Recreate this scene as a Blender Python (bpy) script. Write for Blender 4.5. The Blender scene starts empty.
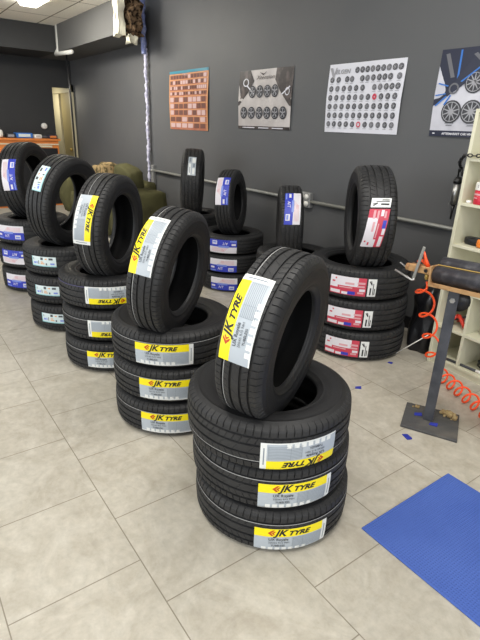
import bpy, bmesh, math, random
from mathutils import Vector, Matrix, noise
random.seed(7)
PI = math.pi
COL = bpy.context.scene.collection
R_ = math.radians

# ------------------------------------------------------------------ materials
def mat(name, color, rough=.5, spec=.5, metal=0, bump=None, vary=None, emit=None, coat=0, trans=0):
    m = bpy.data.materials.new(name); m.use_nodes = True
    nt = m.node_tree; b = nt.nodes['Principled BSDF']
    b.inputs['Base Color'].default_value = (*color, 1)
    b.inputs['Roughness'].default_value = rough
    b.inputs['Specular IOR Level'].default_value = spec
    b.inputs['Metallic'].default_value = metal
    b.inputs['Coat Weight'].default_value = coat
    tc = nt.nodes.new('ShaderNodeTexCoord')
    if vary:
        sc, c2, lo, hi = vary
        n = nt.nodes.new('ShaderNodeTexNoise'); n.inputs['Scale'].default_value = sc; n.inputs['Detail'].default_value = 6
        nt.links.new(tc.outputs['Object'], n.inputs['Vector'])
        mr = nt.nodes.new('ShaderNodeMapRange'); mr.inputs['From Min'].default_value = lo; mr.inputs['From Max'].default_value = hi
        nt.links.new(n.outputs['Fac'], mr.inputs['Value'])
        mx = nt.nodes.new('ShaderNodeMix'); mx.data_type = 'RGBA'
        mx.inputs['A'].default_value = (*color, 1); mx.inputs['B'].default_value = (*c2, 1)
        nt.links.new(mr.outputs['Result'], mx.inputs['Factor'])
        nt.links.new(mx.outputs['Result'], b.inputs['Base Color'])
    if bump:
        sc, st = bump
        n = nt.nodes.new('ShaderNodeTexNoise'); n.inputs['Scale'].default_value = sc; n.inputs['Detail'].default_value = 5
        nt.links.new(tc.outputs['Object'], n.inputs['Vector'])
        bp = nt.nodes.new('ShaderNodeBump'); bp.inputs['Strength'].default_value = st; bp.inputs['Distance'].default_value = .01
        nt.links.new(n.outputs['Fac'], bp.inputs['Height']); nt.links.new(bp.outputs['Normal'], b.inputs['Normal'])
    if emit:
        b.inputs['Emission Color'].default_value = (*emit[0], 1); b.inputs['Emission Strength'].default_value = emit[1]
    return m

def srgb(r, g, b):
    f = lambda c: ((c/255+.055)/1.055)**2.4 if c > 10 else c/255/12.92
    return (f(r), f(g), f(b))

M = {}
M['tread'] = mat('tread_rubber', (.017, .017, .018), .55, .35, vary=(9, (.028, .028, .029), .35, .7))
M['side'] = mat('sidewall_rubber', (.014, .014, .015), .52, .35, bump=(160, .12))
M['inner'] = mat('inner_rubber', (.006, .006, .0065), .7, .15)
M['stripe'] = mat('tread_paint', (.32, .32, .32), .7)
M['stripe_purple'] = mat('purple_tread_paint', (.12, .11, .24), .7)
M['jk_grey'] = mat('label_grey', srgb(176, 184, 192), .38, .5)
M['jk_white'] = mat('label_white', srgb(226, 228, 226), .38, .5)
M['jk_yellow'] = mat('label_yellow', srgb(246, 226, 20), .4, .5)
M['black_ink'] = mat('black_ink', (.01, .01, .012), .5)
M['orange_ink'] = mat('orange_ink', srgb(190, 70, 20), .5)
M['grey_ink'] = mat('grey_ink', srgb(128, 138, 148), .5)
M['dark_ink'] = mat('dark_grey_ink', srgb(70, 74, 80), .5)
M['lab_blue'] = mat('label_blue', srgb(48, 62, 180), .4)
M['lab_blue_light'] = mat('label_light_blue', srgb(120, 140, 215), .4)
M['lab_white'] = mat('label_offwhite', srgb(220, 216, 222), .4)
M['lab_red'] = mat('label_red', srgb(196, 62, 82), .4)
M['lab_pink'] = mat('label_pink', srgb(214, 160, 166), .4)
M['lab_cyan'] = mat('label_cyan', srgb(150, 200, 205), .4)
M['lab_pale'] = mat('label_pale_blue', srgb(208, 222, 224), .4)
M['lab_green'] = mat('label_green', srgb(70, 130, 100), .4)
M['lab_orange'] = mat('label_orange', srgb(225, 150, 70), .4)
M['steel_dark'] = mat('painted_steel', srgb(84, 86, 92), .4, .5, .3, vary=(14, srgb(66, 68, 74), .4, .65))
M['plate'] = mat('base_plate_steel', srgb(80, 80, 81), .6, .4, .2, vary=(9, srgb(108, 104, 98), .5, .8), bump=(40, .3))
M['tan_metal'] = mat('rusty_tan_metal', srgb(190, 150, 105), .5, .4, .2, vary=(25, srgb(140, 95, 60), .5, .72))
M['black_cyl'] = mat('black_roller', srgb(56, 56, 62), .38, .5, vary=(30, srgb(92, 92, 98), .5, .75))
M['chrome'] = mat('bright_steel', (.5, .5, .5), .3, .5, .9)
M['alu'] = mat('worn_aluminium', srgb(160, 160, 155), .45, .5, .5)
M['brass'] = mat('brass', srgb(190, 160, 90), .4, .5, .6)
M['hose'] = mat('orange_hose', srgb(250, 82, 30), .35, .5)
M['shelf'] = mat('pale_shelf_paint', srgb(212, 209, 186), .5, .4, vary=(5, srgb(200, 197, 172), .4, .7))
M['blackplastic'] = mat('black_plastic', (.012, .012, .014), .35, .5)
M['bag'] = mat('black_bag', (.010, .010, .012), .32, .5, bump=(14, .8))
M['mat_paint'] = None
M['red'] = mat('red_plastic', srgb(196, 40, 60), .4)
M['redorange'] = mat('orange_red_plastic', srgb(214, 60, 44), .4)
M['white'] = mat('white_plastic', srgb(228, 226, 220), .45)
M['orange_tool'] = mat('orange_tool', srgb(232, 130, 50), .4)
M['blue_tape'] = mat('blue_tape', srgb(36, 48, 150), .5)
M['rubble'] = mat('tan_crumbs', srgb(170, 150, 110), .9, .2, vary=(60, srgb(130, 105, 70), .4, .7))
M['olive'] = mat('olive_fabric', srgb(84, 82, 54), .9, .2, bump=(60, .4), vary=(6, srgb(68, 66, 44), .4, .7))
M['camo'] = mat('camouflage_fabric', srgb(150, 128, 92), .9, .2, vary=(16, srgb(84, 74, 50), .5, .56))
M['darkcloth'] = mat('dark_cloth', srgb(48, 40, 34), .9, .2)
M['cream'] = mat('cream_paint', srgb(188, 180, 152), .5, .4)
M['tandoor'] = mat('tan_door_paint', srgb(140, 128, 92), .5, .4)
M['orange_panel'] = mat('orange_panel', srgb(205, 120, 52), .5)
M['pale_panel'] = mat('pale_panel', srgb(200, 190, 165), .5)
M['whitepipe'] = mat('white_painted_pipe', srgb(205, 205, 200), .5)
M['foam'] = mat('white_foam_wrap', srgb(205, 203, 222), .7, .3, bump=(50, 1.0), vary=(28, srgb(150, 150, 180), .5, .7))
M['foam_blue'] = mat('blue_foam_wrap', srgb(130, 140, 190), .7, .3, bump=(50, 1.0), vary=(28, srgb(190, 195, 225), .5, .7))
M['plaster'] = mat('broken_plasterboard', srgb(225, 220, 200), .9, .2, bump=(40, .8))
M['insul'] = mat('brown_insulation', srgb(120, 98, 76), .95, .1, bump=(45, 1.0), vary=(22, srgb(36, 28, 22), .42, .6))
M['greybox'] = mat('grey_outlet_box', srgb(150, 150, 150), .5, .5, .4)
M['paper_white'] = mat('poster_white', srgb(214, 214, 222), .4, .4)
M['paper_grey'] = mat('poster_grey', srgb(176, 170, 168), .4, .4, vary=(4, srgb(200, 194, 192), .4, .65))
M['paper_cool'] = mat('poster_cool_grey', srgb(186, 186, 196), .4, .4, vary=(5, srgb(206, 206, 214), .4, .65))
M['paper_orange'] = mat('poster_orange', srgb(176, 118, 92), .45, .4, vary=(10, srgb(160, 96, 76), .4, .65))
M['poster_dark'] = mat('poster_dark', srgb(52, 46, 46), .4, .4, vary=(12, srgb(96, 86, 84), .45, .65))
M['poster_navy'] = mat('poster_navy', srgb(34, 38, 58), .4, .4)
M['poster_blue'] = mat('poster_blue', srgb(50, 110, 190), .4, .4)
M['poster_teal'] = mat('poster_teal', srgb(60, 130, 150), .4, .4)
M['poster_brown'] = mat('poster_brown', srgb(112, 78, 70), .5, .3)
M['poster_tan'] = mat('poster_pale_orange', srgb(206, 150, 104), .5, .3)
M['poster_pink'] = mat('poster_pink', srgb(196, 168, 168), .5, .3)
M['rim_grey'] = mat('rim_print', srgb(150, 150, 155), .4)
M['rim_black'] = mat('rim_black_print', srgb(46, 46, 52), .4)
M['rim_mid'] = mat('rim_mid_print', srgb(96, 96, 102), .4)

def wall_mat(name, c1, c2):
    m = mat(name, c1, .55, .35, vary=(1.3, c2, .35, .7), bump=(120, .05)); return m
M['wall'] = wall_mat('grey_wall_paint', srgb(88, 89, 91), srgb(94, 94, 95))
M['bulkhead'] = wall_mat('grey_bulkhead_paint', srgb(88, 88, 88), srgb(94, 94, 93))
M['wall_dark'] = wall_mat('dark_grey_wall_paint', srgb(46, 47, 49), srgb(52, 52, 53))

def floor_material():
    m = bpy.data.materials.new('stone_look_floor_tiles'); m.use_nodes = True
    nt = m.node_tree; N = nt.nodes; L = nt.links; b = N['Principled BSDF']
    tc = N.new('ShaderNodeTexCoord')
    mp = N.new('ShaderNodeMapping'); mp.inputs['Location'].default_value = (FX, FY, 0)
    L.new(tc.outputs['Object'], mp.inputs['Vector'])
    br = N.new('ShaderNodeTexBrick'); br.offset = .46; br.offset_frequency = 2; br.squash = 1
    br.inputs['Scale'].default_value = 1; br.inputs['Brick Width'].default_value = .4475
    br.inputs['Row Height'].default_value = .4565; br.inputs['Mortar Size'].default_value = .0022
    br.inputs['Mortar Smooth'].default_value = .1
    br.inputs['Color1'].default_value = (.44, .44, .44, 1); br.inputs['Color2'].default_value = (.56, .56, .56, 1)
    br.inputs['Mortar'].default_value = (0, 0, 0, 1)
    L.new(mp.outputs['Vector'], br.inputs['Vector'])
    n1 = N.new('ShaderNodeTexNoise'); n1.inputs['Scale'].default_value = 4.5; n1.inputs['Detail'].default_value = 9; n1.inputs['Roughness'].default_value = .62; n1.inputs['Distortion'].default_value = 1.8
    L.new(tc.outputs['Object'], n1.inputs['Vector'])
    n2 = N.new('ShaderNodeTexNoise'); n2.inputs['Scale'].default_value = 26; n2.inputs['Detail'].default_value = 6; n2.inputs['Roughness'].default_value = .7
    L.new(tc.outputs['Object'], n2.inputs['Vector'])
    cr = N.new('ShaderNodeValToRGB'); L.new(n1.outputs['Fac'], cr.inputs['Fac'])
    e = cr.color_ramp.elements; e[0].position = .3; e[0].color = (*srgb(164, 157, 143), 1); e[1].position = .72; e[1].color = (*srgb(188, 183, 171), 1)
    k = cr.color_ramp.elements.new(.5); k.color = (*srgb(176, 170, 157), 1)
    mx = N.new('ShaderNodeMix'); mx.data_type = 'RGBA'; mx.blend_type = 'OVERLAY'; mx.inputs['Factor'].default_value = .3
    L.new(cr.outputs['Color'], mx.inputs['A']); L.new(n2.outputs['Fac'], mx.inputs['B'])
    mx2 = N.new('ShaderNodeMix'); mx2.data_type = 'RGBA'; mx2.blend_type = 'OVERLAY'; mx2.inputs['Factor'].default_value = .2
    L.new(mx.outputs['Result'], mx2.inputs['A']); L.new(br.outputs['Color'], mx2.inputs['B'])
    mx3 = N.new('ShaderNodeMix'); mx3.data_type = 'RGBA'; mx3.inputs['B'].default_value = (*srgb(132, 124, 110), 1)
    L.new(br.outputs['Fac'], mx3.inputs['Factor']); L.new(mx2.outputs['Result'], mx3.inputs['A'])
    L.new(mx3.outputs['Result'], b.inputs['Base Color'])
    b.inputs['Roughness'].default_value = .42; b.inputs['Specular IOR Level'].default_value = .4
    bp = N.new('ShaderNodeBump'); bp.inputs['Strength'].default_value = .4; bp.inputs['Distance'].default_value = .002; bp.invert = True
    L.new(br.outputs['Fac'], bp.inputs['Height']); L.new(bp.outputs['Normal'], b.inputs['Normal'])
    return m
# joints: rows at y = .527 + .4565k ; x joints in row [.527,.984] at -1.068 + .4475k
FX, FY = 1.068 + .4475*20, -.527 + .4565*21
M['floor'] = floor_material()

def ceiling_material():
    m = mat('acoustic_ceiling_tiles', srgb(244, 240, 230), .9, .2, vary=(60, srgb(230, 226, 216), .45, .7))
    nt = m.node_tree; N = nt.nodes; L = nt.links; b = N['Principled BSDF']
    tc = N.new('ShaderNodeTexCoord'); mp = N.new('ShaderNodeMapping'); mp.inputs['Location'].default_value = (8.4+6.1, -1.92+6.1, 0)
    L.new(tc.outputs['Object'], mp.inputs['Vector'])
    br = N.new('ShaderNodeTexBrick'); br.offset = 0; br.inputs['Scale'].default_value = 1
    br.inputs['Brick Width'].default_value = 1.22; br.inputs['Row Height'].default_value = .61; br.inputs['Mortar Size'].default_value = .010
    L.new(mp.outputs['Vector'], br.inputs['Vector'])
    old = b.inputs['Base Color'].links[0].from_socket
    mx = N.new('ShaderNodeMix'); mx.data_type = 'RGBA'; mx.inputs['B'].default_value = (*srgb(120, 114, 100), 1)
    L.new(old, mx.inputs['A']); L.new(br.outputs['Fac'], mx.inputs['Factor']); L.new(mx.outputs['Result'], b.inputs['Base Color'])
    return m
M['ceiling'] = ceiling_material()

def mat_material():
    m = mat('blue_ribbed_mat', srgb(68, 94, 168), .75, .2, vary=(2.5, srgb(76, 102, 176), .4, .65))
    nt = m.node_tree; N = nt.nodes; L = nt.links; b = N['Principled BSDF']
    tc = N.new('ShaderNodeTexCoord')
    w = N.new('ShaderNodeTexWave'); w.inputs['Scale'].default_value = 28; w.bands_direction = 'X'
    w2 = N.new('ShaderNodeTexWave'); w2.inputs['Scale'].default_value = 28; w2.bands_direction = 'Y'
    L.new(tc.outputs['Object'], w.inputs['Vector']); L.new(tc.outputs['Object'], w2.inputs['Vector'])
    mu = N.new('ShaderNodeMath'); mu.operation = 'MULTIPLY'; L.new(w.outputs['Fac'], mu.inputs[0]); L.new(w2.outputs['Fac'], mu.inputs[1])
    bp = N.new('ShaderNodeBump'); bp.inputs['Strength'].default_value = .7; bp.inputs['Distance'].default_value = .003
    L.new(mu.outputs['Value'], bp.inputs['Height']); L.new(bp.outputs['Normal'], b.inputs['Normal'])
    return m
M['bluemat'] = mat_material()

# ------------------------------------------------------------------ mesh helpers
def link(name, me, m=None, parent=None, smooth=False):
    o = bpy.data.objects.new(name, me); COL.objects.link(o)
    if m is not None: me.materials.append(M[m] if isinstance(m, str) else m)
    if parent: o.parent = parent
    if smooth:
        for p in me.polygons: p.use_smooth = True
    return o
def obj(name, bm, m, parent=None, smooth=False, bevel=0):
    bmesh.ops.recalc_face_normals(bm, faces=bm.faces)
    me = bpy.data.meshes.new(name); bm.to_mesh(me); bm.free()
    o = link(name, me, m, parent, smooth)
    if bevel:
        b = o.modifiers.new('bevel', 'BEVEL'); b.width = bevel; b.segments = 2; b.limit_method = 'ANGLE'
    return o
def tag(o, label, cat, group=None):
    o['label'] = label; o['category'] = cat
    if group: o['group'] = group
    return o
def empty(name, loc, label, cat, group=None, rz=0):
    o = bpy.data.objects.new(name, None); COL.objects.link(o); o.location = loc; o.rotation_euler = (0, 0, rz)
    return tag(o, label, cat, group)
def box(bm, x0, x1, y0, y1, z0, z1, mtx=None):
    vs = [bm.verts.new((x, y, z)) for z in (z0, z1) for y in (y0, y1) for x in (x0, x1)]
    if mtx is not None:
        for v in vs: v.co = mtx @ v.co
    for f in ((0, 1, 3, 2), (4, 6, 7, 5), (0, 4, 5, 1), (2, 3, 7, 6), (0, 2, 6, 4), (1, 5, 7, 3)):
        bm.faces.new([vs[i] for i in f])
def boxes(*bs):
    bm = bmesh.new()
    for b in bs: box(bm, *b)
    return bm
def tube(bm, pts, r, n=10, cap=True):
    pts = [Vector(p) for p in pts]; rings = []; up = None
    for i, p in enumerate(pts):
        t = (pts[min(i+1, len(pts)-1)] - pts[max(i-1, 0)]).normalized()
        if up is None: up = t.orthogonal().normalized()
        up = (up - t*up.dot(t)).normalized(); s = t.cross(up)
        rr = r[i] if isinstance(r, (list, tuple)) else r
        rings.append([bm.verts.new(p + rr*(math.cos(2*PI*k/n)*up + math.sin(2*PI*k/n)*s)) for k in range(n)])
    for a, b in zip(rings, rings[1:]):
        for k in range(n): bm.faces.new((a[k], a[(k+1) % n], b[(k+1) % n], b[k]))
    if cap: bm.faces.new(rings[0]); bm.faces.new(rings[-1])
def tubes(*ts, n=10):
    bm = bmesh.new()
    for pts, r in ts: tube(bm, pts, r, n)
    return bm
def lathe(bm, prof, n=24, c=(0, 0, 0)):
    rings = [[bm.verts.new((c[0]+r*math.cos(2*PI*k/n), c[1]+r*math.sin(2*PI*k/n), c[2]+z)) for k in range(n)] for r, z in prof]
    for a, b in zip(rings, rings[1:]):
        for k in range(n): bm.faces.new((a[k], a[(k+1) % n], b[(k+1) % n], b[k]))
    for rg in (rings[0], rings[-1]):
        bm.faces.new(rg)
def struct(name, bm, m, **k):
    o = obj(name, bm, m, **k); o['kind'] = 'structure'; return o

# ------------------------------------------------------------------ tyres
def crown(z, sw):
    z = abs(z)/sw; return .8*z*z + 60*max(0, z-.07)**2
GROOVES = (.018, .049)
def tread_mesh(R, sw, pitches=72):
    zs = set([0, .006, .012, .03, .037, .042, .057, .063, .069, .074, .079, .084, .088])
    for g in GROOVES: zs |= {g-.0050, g-.0040, g+.0040, g+.0050}
    zs = sorted(zs); zs = [-z for z in reversed(zs) if z > 0] + zs
    ph = [0, .05, .13, .18, .6]
    bm = bmesh.new(); rings = []
    n = pitches*len(ph)
    for z in zs:
        a = abs(z); ing = any(abs(a-g) < .0043 for g in GROOVES)
        row = []
        if a < .014: twist, depth = 2.5*z, .0015
        elif a < .045: twist, depth = 1.6*a, .0024
        else: twist, depth = .25*a, .0045
        for i in range(n):
            k, j = divmod(i, len(ph))
            ang = 2*PI*(k + ph[j])/pitches + twist
            if a < .014: lat = 0 if k % 2 else (1 if j in (1, 2) else 0)
            else: lat = 1 if j in (1, 2) else 0
            if ing: r = R - .0075
            else: r = R - (depth*lat if a < .085 else .002*lat)
            r -= crown(z*sw, sw)
            row.append(bm.verts.new((r*math.cos(ang), r*math.sin(ang), z*sw)))
        rings.append(row)
    for a, b in zip(rings, rings[1:]):
        for k in range(n): bm.faces.new((a[k], a[(k+1) % n], b[(k+1) % n], b[k]))
    bmesh.ops.recalc_face_normals(bm, faces=bm.faces)
    me = bpy.data.meshes.new('tread'); bm.to_mesh(me); bm.free(); me.materials.append(M['tread']); return me
def ring_mesh(name, prof, m, n=120, smooth=True):
    bm = bmesh.new()
    rings = [[bm.verts.new((r*math.cos(2*PI*k/n), r*math.sin(2*PI*k/n), z)) for k in range(n)] for r, z in prof]
    for a, b in zip(rings, rings[1:]):
        for k in range(n): bm.faces.new((a[k], a[(k+1) % n], b[(k+1) % n], b[k]))
    me = bpy.data.meshes.new(name); bm.to_mesh(me); bm.free(); me.materials.append(M[m])
    for p in me.polygons: p.use_smooth = smooth
    return me
def side_mesh(R, sw, s, k=1):
    c = crown(.088*sw, sw)
    pr = [(R-c, .088), (R-.034, .0915), (R-.040, .0935), (R-.042, .0945), (R-.0435, .0936), (R-.055, .0955), (R-.066, .0960), (R-.068, .0972), (R-.071, .0972), (R-.073, .0962),
          (R-.085, .0950), (R-.098, .0910), (R-.108, .0868), (R-.110, .0875), (R-.114, .0875), (R-.116, .0845), (R-.126, .0790), (R-.132, .0760), (R-.136, .0700), (R-.136, .0620), (R-.130, .0580)]
    return ring_mesh('sidewall', [(R-(R-r)*(1 if R-r < .04 else 1+(k-1)*(R-r-.04)/.096), s*min(z, .0955)*sw) for r, z in pr], 'side')
def liner_mesh(R, sw, k=1):
    h = [(R-.130*k, .058), (R-.105*k, .066), (R-.075, .076), (R-.04, .078), (R-.022, .066), (R-.014, .04), (R-.013, 0)]
    pr = h + [(r, -z) for r, z in reversed(h[:-1])]
    return ring_mesh('inner_liner', [(r, z*sw) for r, z in pr], 'inner')
_T = {}
def tyre_meshes(R, sw, bead=1):
    k = (R, sw, bead)
    if k not in _T:
        _T[k] = (tread_mesh(R, sw), side_mesh(R, sw, 1, bead), side_mesh(R, sw, -1, bead), liner_mesh(R, sw, bead))
    return _T[k]

def text_mesh(s, size, shear=0, bold=0, sx=1):
    c = bpy.data.curves.new('t', 'FONT'); c.body = s; c.size = size; c.shear = shear; c.offset = bold; c.resolution_u = 2
    c.align_x = 'LEFT'; c.align_y = 'CENTER'
    o = bpy.data.objects.new('t', c); COL.objects.link(o)
    dg = bpy.context.evaluated_depsgraph_get(); dg.update()
    me = bpy.data.meshes.new_from_object(o.evaluated_get(dg))
    vs = [(v.co.x*sx, v.co.y) for v in me.vertices]; fs = [tuple(p.vertices) for p in me.polygons]
    bpy.data.objects.remove(o); bpy.data.curves.remove(c); bpy.data.meshes.remove(me)
    if .024 < size < .0405 and bold:
        b2 = bmesh.new(); vv = [b2.verts.new((x, y, 0)) for x, y in vs]
        for f in fs: b2.faces.new([vv[i] for i in f])
        bmesh.ops.triangulate(b2, faces=b2.faces[:])
        for _ in range(3):
            es = [e for e in b2.edges if e.calc_length() > .006]
            if es: bmesh.ops.subdivide_edges(b2, edges=es, cuts=1); bmesh.ops.triangulate(b2, faces=b2.faces[:])
        b2.verts.index_update(); vs = [(v.co.x, v.co.y) for v in b2.verts]; fs = [tuple(v.index for v in f.verts) for f in b2.faces]; b2.free()
    return vs, fs

class Flat:
    """shapes drawn in a flat (u,v) plane, later laid on a tread or a wall"""
    def __init__(s): s.v = []; s.f = []
    def add(s, vs, fs):
        o = len(s.v); s.v += vs; s.f += [tuple(i+o for i in f) for f in fs]; return s
    def rect(s, u0, u1, v0, v1, du=.012):
        n = max(1, int(math.ceil((u1-u0)/du))); m = max(1, int(math.ceil((v1-v0)/.008)))
        vs = [(u0+(u1-u0)*i/n, v0+(v1-v0)*j/m) for i in range(n+1) for j in range(m+1)]
        return s.add(vs, [(i*(m+1)+j, (i+1)*(m+1)+j, (i+1)*(m+1)+j+1, i*(m+1)+j+1) for i in range(n) for j in range(m)])
    def poly(s, pts): return s.add(list(pts), [tuple(range(len(pts)))])
    def text(s, t, u, v, size, **k):
        vs, fs = text_mesh(t, size, **k); return s.add([(a+u, b+v) for a, b in vs], fs)
    def ringd(s, u, v, r0, r1, n=20, ax=1):
        vs = [(u+ax*r*math.cos(2*PI*k/n), v+r*math.sin(2*PI*k/n)) for r in (r0, r1) for k in range(n)]
        return s.add(vs, [(k, (k+1) % n, n+(k+1) % n, n+k) for k in range(n)])
    def disc(s, u, v, r, n=20, ax=1): return s.poly([(u+ax*r*math.cos(2*PI*k/n), v+r*math.sin(2*PI*k/n)) for k in range(n)])
    def bar(s, u0, v0, u1, v1, w):
        dx, dy = u1-u0, v1-v0; l = math.hypot(dx, dy) or 1; a, b = -dy/l*w/2, dx/l*w/2
        return s.poly([(u0+a, v0+b), (u1+a, v1+b), (u1-a, v1-b), (u0-a, v0-b)])
    def build(s, name, fn, h, m, parent):
        me = bpy.data.meshes.new(name); me.from_pydata([fn(u, v, h) for u, v in s.v], [], s.f); me.update()
        return link(name, me, m, parent)

def on_tread(R, sw, ang, zc, skew, flip):
    q = -1 if flip else 1
    def fn(u, v, h):
        z = zc + q*v + skew*q*u
        r = R - crown(z, sw) + h; a = ang + q*u/R
        return (r*math.cos(a), r*math.sin(a), z)
    return fn

rnd = random.Random(3)
def label_jk(root, fn):
    L = .146
    b = Flat().rect(-L, L, -.055, .055).build('paper_label', fn, .0012, 'jk_grey', root)
    b['label'] = 'grey, white and yellow paper label stuck across the tread'
    Flat().rect(L-.022, L, -.055, .055).rect(-L, L-.022, -.055, -.050).build('white_edge', fn, .0016, 'jk_white', b)
    Flat().rect(-L, L-.022, .018, .055).build('yellow_band', fn, .0018, 'jk_yellow', b)
    t = Flat()
    t.text('JK', -.068, .0365, .040, shear=.35, bold=.0013, sx=1.1)
    t.text('TYRE', -.020, .0340, .028, shear=.35, bold=.0013, sx=1.25)
    t.build('brand_lettering', fn, .0024, 'black_ink', b)
    Flat().poly([(-.096, .0365), (-.078, .050), (-.070, .050), (-.084, .0365), (-.074, .024), (-.082, .024)]).poly([(-.082, .037), (-.070, .045), (-.065, .044), (-.074, .036), (-.069, .029), (-.073, .028)]).build('brand_chevron', fn, .0024, 'orange_ink', b)
    t = Flat().text('UX Royale', -.092, .006, .017, bold=.0003).text('205/65 R15 94H', -.092, -.010, .012)
    t.text('TUBELESS', -.082, -.025, .0125, bold=.0002)
    t.build('size_print', fn, .0034, 'dark_ink', b)
    f = Flat()
    for i in range(9):
        y = .010 - i*.0062
        f.rect(.0, .118, y, y+.0016, du=.03)
    for x in (0, .04, .118): f.rect(x, x+.001, -.044, .012)
    f.rect(L-.014, L-.010, -.035, .035)
    f.build('fine_print', fn, .0022, 'grey_ink', b)
    f = Flat()
    for i in range(7): f.rect(-.118+i*.026, -.100+i*.026, -.050, -.034)
    f.build('rating_boxes', fn, .0020, 'jk_white', b)

def label_blue(root, fn):
    L = .135
    b = Flat().rect(-L, L, -.062, .062).build('paper_label', fn, .0012, 'lab_white', root)
    b['label'] = 'blue and white paper label stuck across the tread'
    Flat().rect(-L, L, -.062, .004).build('blue_band', fn, .0018, 'lab_blue', b)
    f = Flat()
    for i in range(4):
        f.rect(-.05+.01*i, .11, .014+i*.010, .017+i*.010)
    f.text('XL', -.02, .035, .03)
    f.build('red_print', fn, .0024, 'lab_pink', b)
    Flat().rect(.055, .105, -.052, -.018).rect(-.125, -.085, -.03, -.012).text('A/T', -.05, -.03, .034, bold=.0004).build('white_print', fn, .0024, 'lab_white', b)
    Flat().rect(-.06, .04, -.008, .010).rect(-.13, -.07, -.056, -.045).rect(.062, .098, -.046, -.03).build('pale_blue_print', fn, .0028, 'lab_blue_light', b)

def label_eu(root, fn):
    L = .098
    b = Flat().rect(-L, L, -.036, .036).build('paper_label', fn, .0012, 'lab_pale', root)
    b['label'] = 'pale energy rating label stuck across the tread'
    Flat().rect(-L, L, -.036, -.029).rect(-L, -L+.006, -.029, .036).build('cyan_edge', fn, .0018, 'lab_cyan', b)
    Flat().text('E', -.085, .015, .02).rect(-.02, 0, .012, .03).rect(.045, .075, .014, .028).rect(-.04, -.035, -.02, .006).rect(.02, .03, -.024, -.010).build('dark_print', fn, .0024, 'dark_ink', b)
    Flat().poly([(.01, .02), (.03, .026), (.03, .014)]).rect(-.02, .01, -.018, -.012).rect(-.02, .002, -.006, 0).build('orange_arrows', fn, .0024, 'lab_orange', b)
    Flat().rect(-.08, -.062, -.018, -.004).rect(-.056, -.048, -.018, .0).rect(.055, .085, -.02, -.008).build('blue_icons', fn, .0024, 'lab_blue_light', b)

def label_red(root, fn):
    L = .155
    b = Flat().rect(-L, .088, -.062, .062).build('paper_label', fn, .0012, 'lab_red', root)
    b['label'] = 'red and white paper label stuck across the tread'
    Flat().rect(-L, .035, .0, .062).rect(-.07, -.03, -.058, -.04).rect(-L, -.10, -.016, .01).rect(-.15, -.08, -.056, -.034).rect(.045, .082, -.03, -.012).build('white_boxes', fn, .0018, 'lab_white', b)
    Flat().rect(-.05, .01, .012, .026).rect(.03, .08, .02, .034).rect(-.09, .0, -.014, -.006).rect(.03, .078, -.002, .01).rect(.035, .075, -.046, -.034).build('pale_print', fn, .0022, 'lab_pink', b)
    Flat().rect(-.03, .02, -.056, -.034).build('blue_box', fn, .0024, 'lab_blue', b)
    Flat().disc(-.115, .045, .006).rect(-.14, -.12, .018, .028).build('red_dots', fn, .0026, 'lab_red', b)
    w = Flat().rect(.098, L, -.060, .060).build('size_sticker', fn, .0012, 'jk_white', root)
    w['label'] = 'white size sticker with black marks'
    f = Flat().bar(.108, .045, .125, .02, .007).bar(.125, .02, .118, .048, .005).rect(.132, .137, -.05, .03).rect(.112, .122, -.05, 0).rect(.141, .147, -.048, -.004)
    f.build('black_marks', fn, .0020, 'black_ink', w)

def label_grey(root, fn):
    b = Flat().rect(-.105, .105, -.04, .04).build('paper_label', fn, .0012, 'jk_grey', root)
    b['label'] = 'small white paper label with grey print'
    Flat().rect(-.10, .02, .01, .034).rect(-.09, -.03, -.03, -.005).rect(.03, .09, -.034, 0).build('white_boxes', fn, .0018, 'jk_white', b)
    Flat().rect(-.02, .02, -.03, -.01).rect(.04, .09, .012, .03).rect(-.08, -.02, .018, .024).build('grey_print', fn, .0024, 'grey_ink', b)
LAB = dict(jk=label_jk, blue=label_blue, eu=label_eu, red=label_red, grey=label_grey)

def tyre(label, group, R, w, mtx, lab=None, ang=0, zc=0, skew=0, flip=False, stripes=(), bead=1):
    sw = w/.191
    root = bpy.data.objects.new('tyre', None); COL.objects.link(root); root.empty_display_size = .2
    tag(root, label, 'tyre', group)
    t, s1, s2, li = tyre_meshes(R, sw, bead)
    for nm, me in (('tread', t), ('sidewall', s1), ('sidewall', s2), ('inner_liner', li)):
        o = bpy.data.objects.new(nm, me); COL.objects.link(o); o.parent = root
    for zs, m in stripes:
        r0, r1 = R-crown(zs-.0022, sw)+.0010, R-crown(zs+.0022, sw)+.0010
        me = ring_mesh('tread_stripe', [(r0, zs-.0015), (r1, zs+.0015)], m, 160)
        o = bpy.data.objects.new('tread_stripe', me); COL.objects.link(o); o.parent = root
        o['label'] = 'thin painted line around the tread'
    if lab: LAB[lab](root, on_tread(R, sw, R_(ang), zc, skew, flip))
    root.matrix_world = mtx
    return root

def stand_mtx(c, phi, th):
    phi, th = R_(phi), R_(th)
    a = Vector((math.cos(phi)*math.cos(th), math.sin(phi)*math.cos(th), math.sin(th)))
    u = Vector((-math.sin(phi), math.cos(phi), 0)); v = a.cross(u)
    m = Matrix((u, v, a)).transposed().to_4x4(); m.translation = c; return m
def lie_mtx(x, y, z, rz=0): return Matrix.Translation((x, y, z)) @ Matrix.Rotation(R_(rz), 4, 'Z')

ORD = {2: 'topmost', 1: 'middle', 0: 'bottom'}
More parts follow.
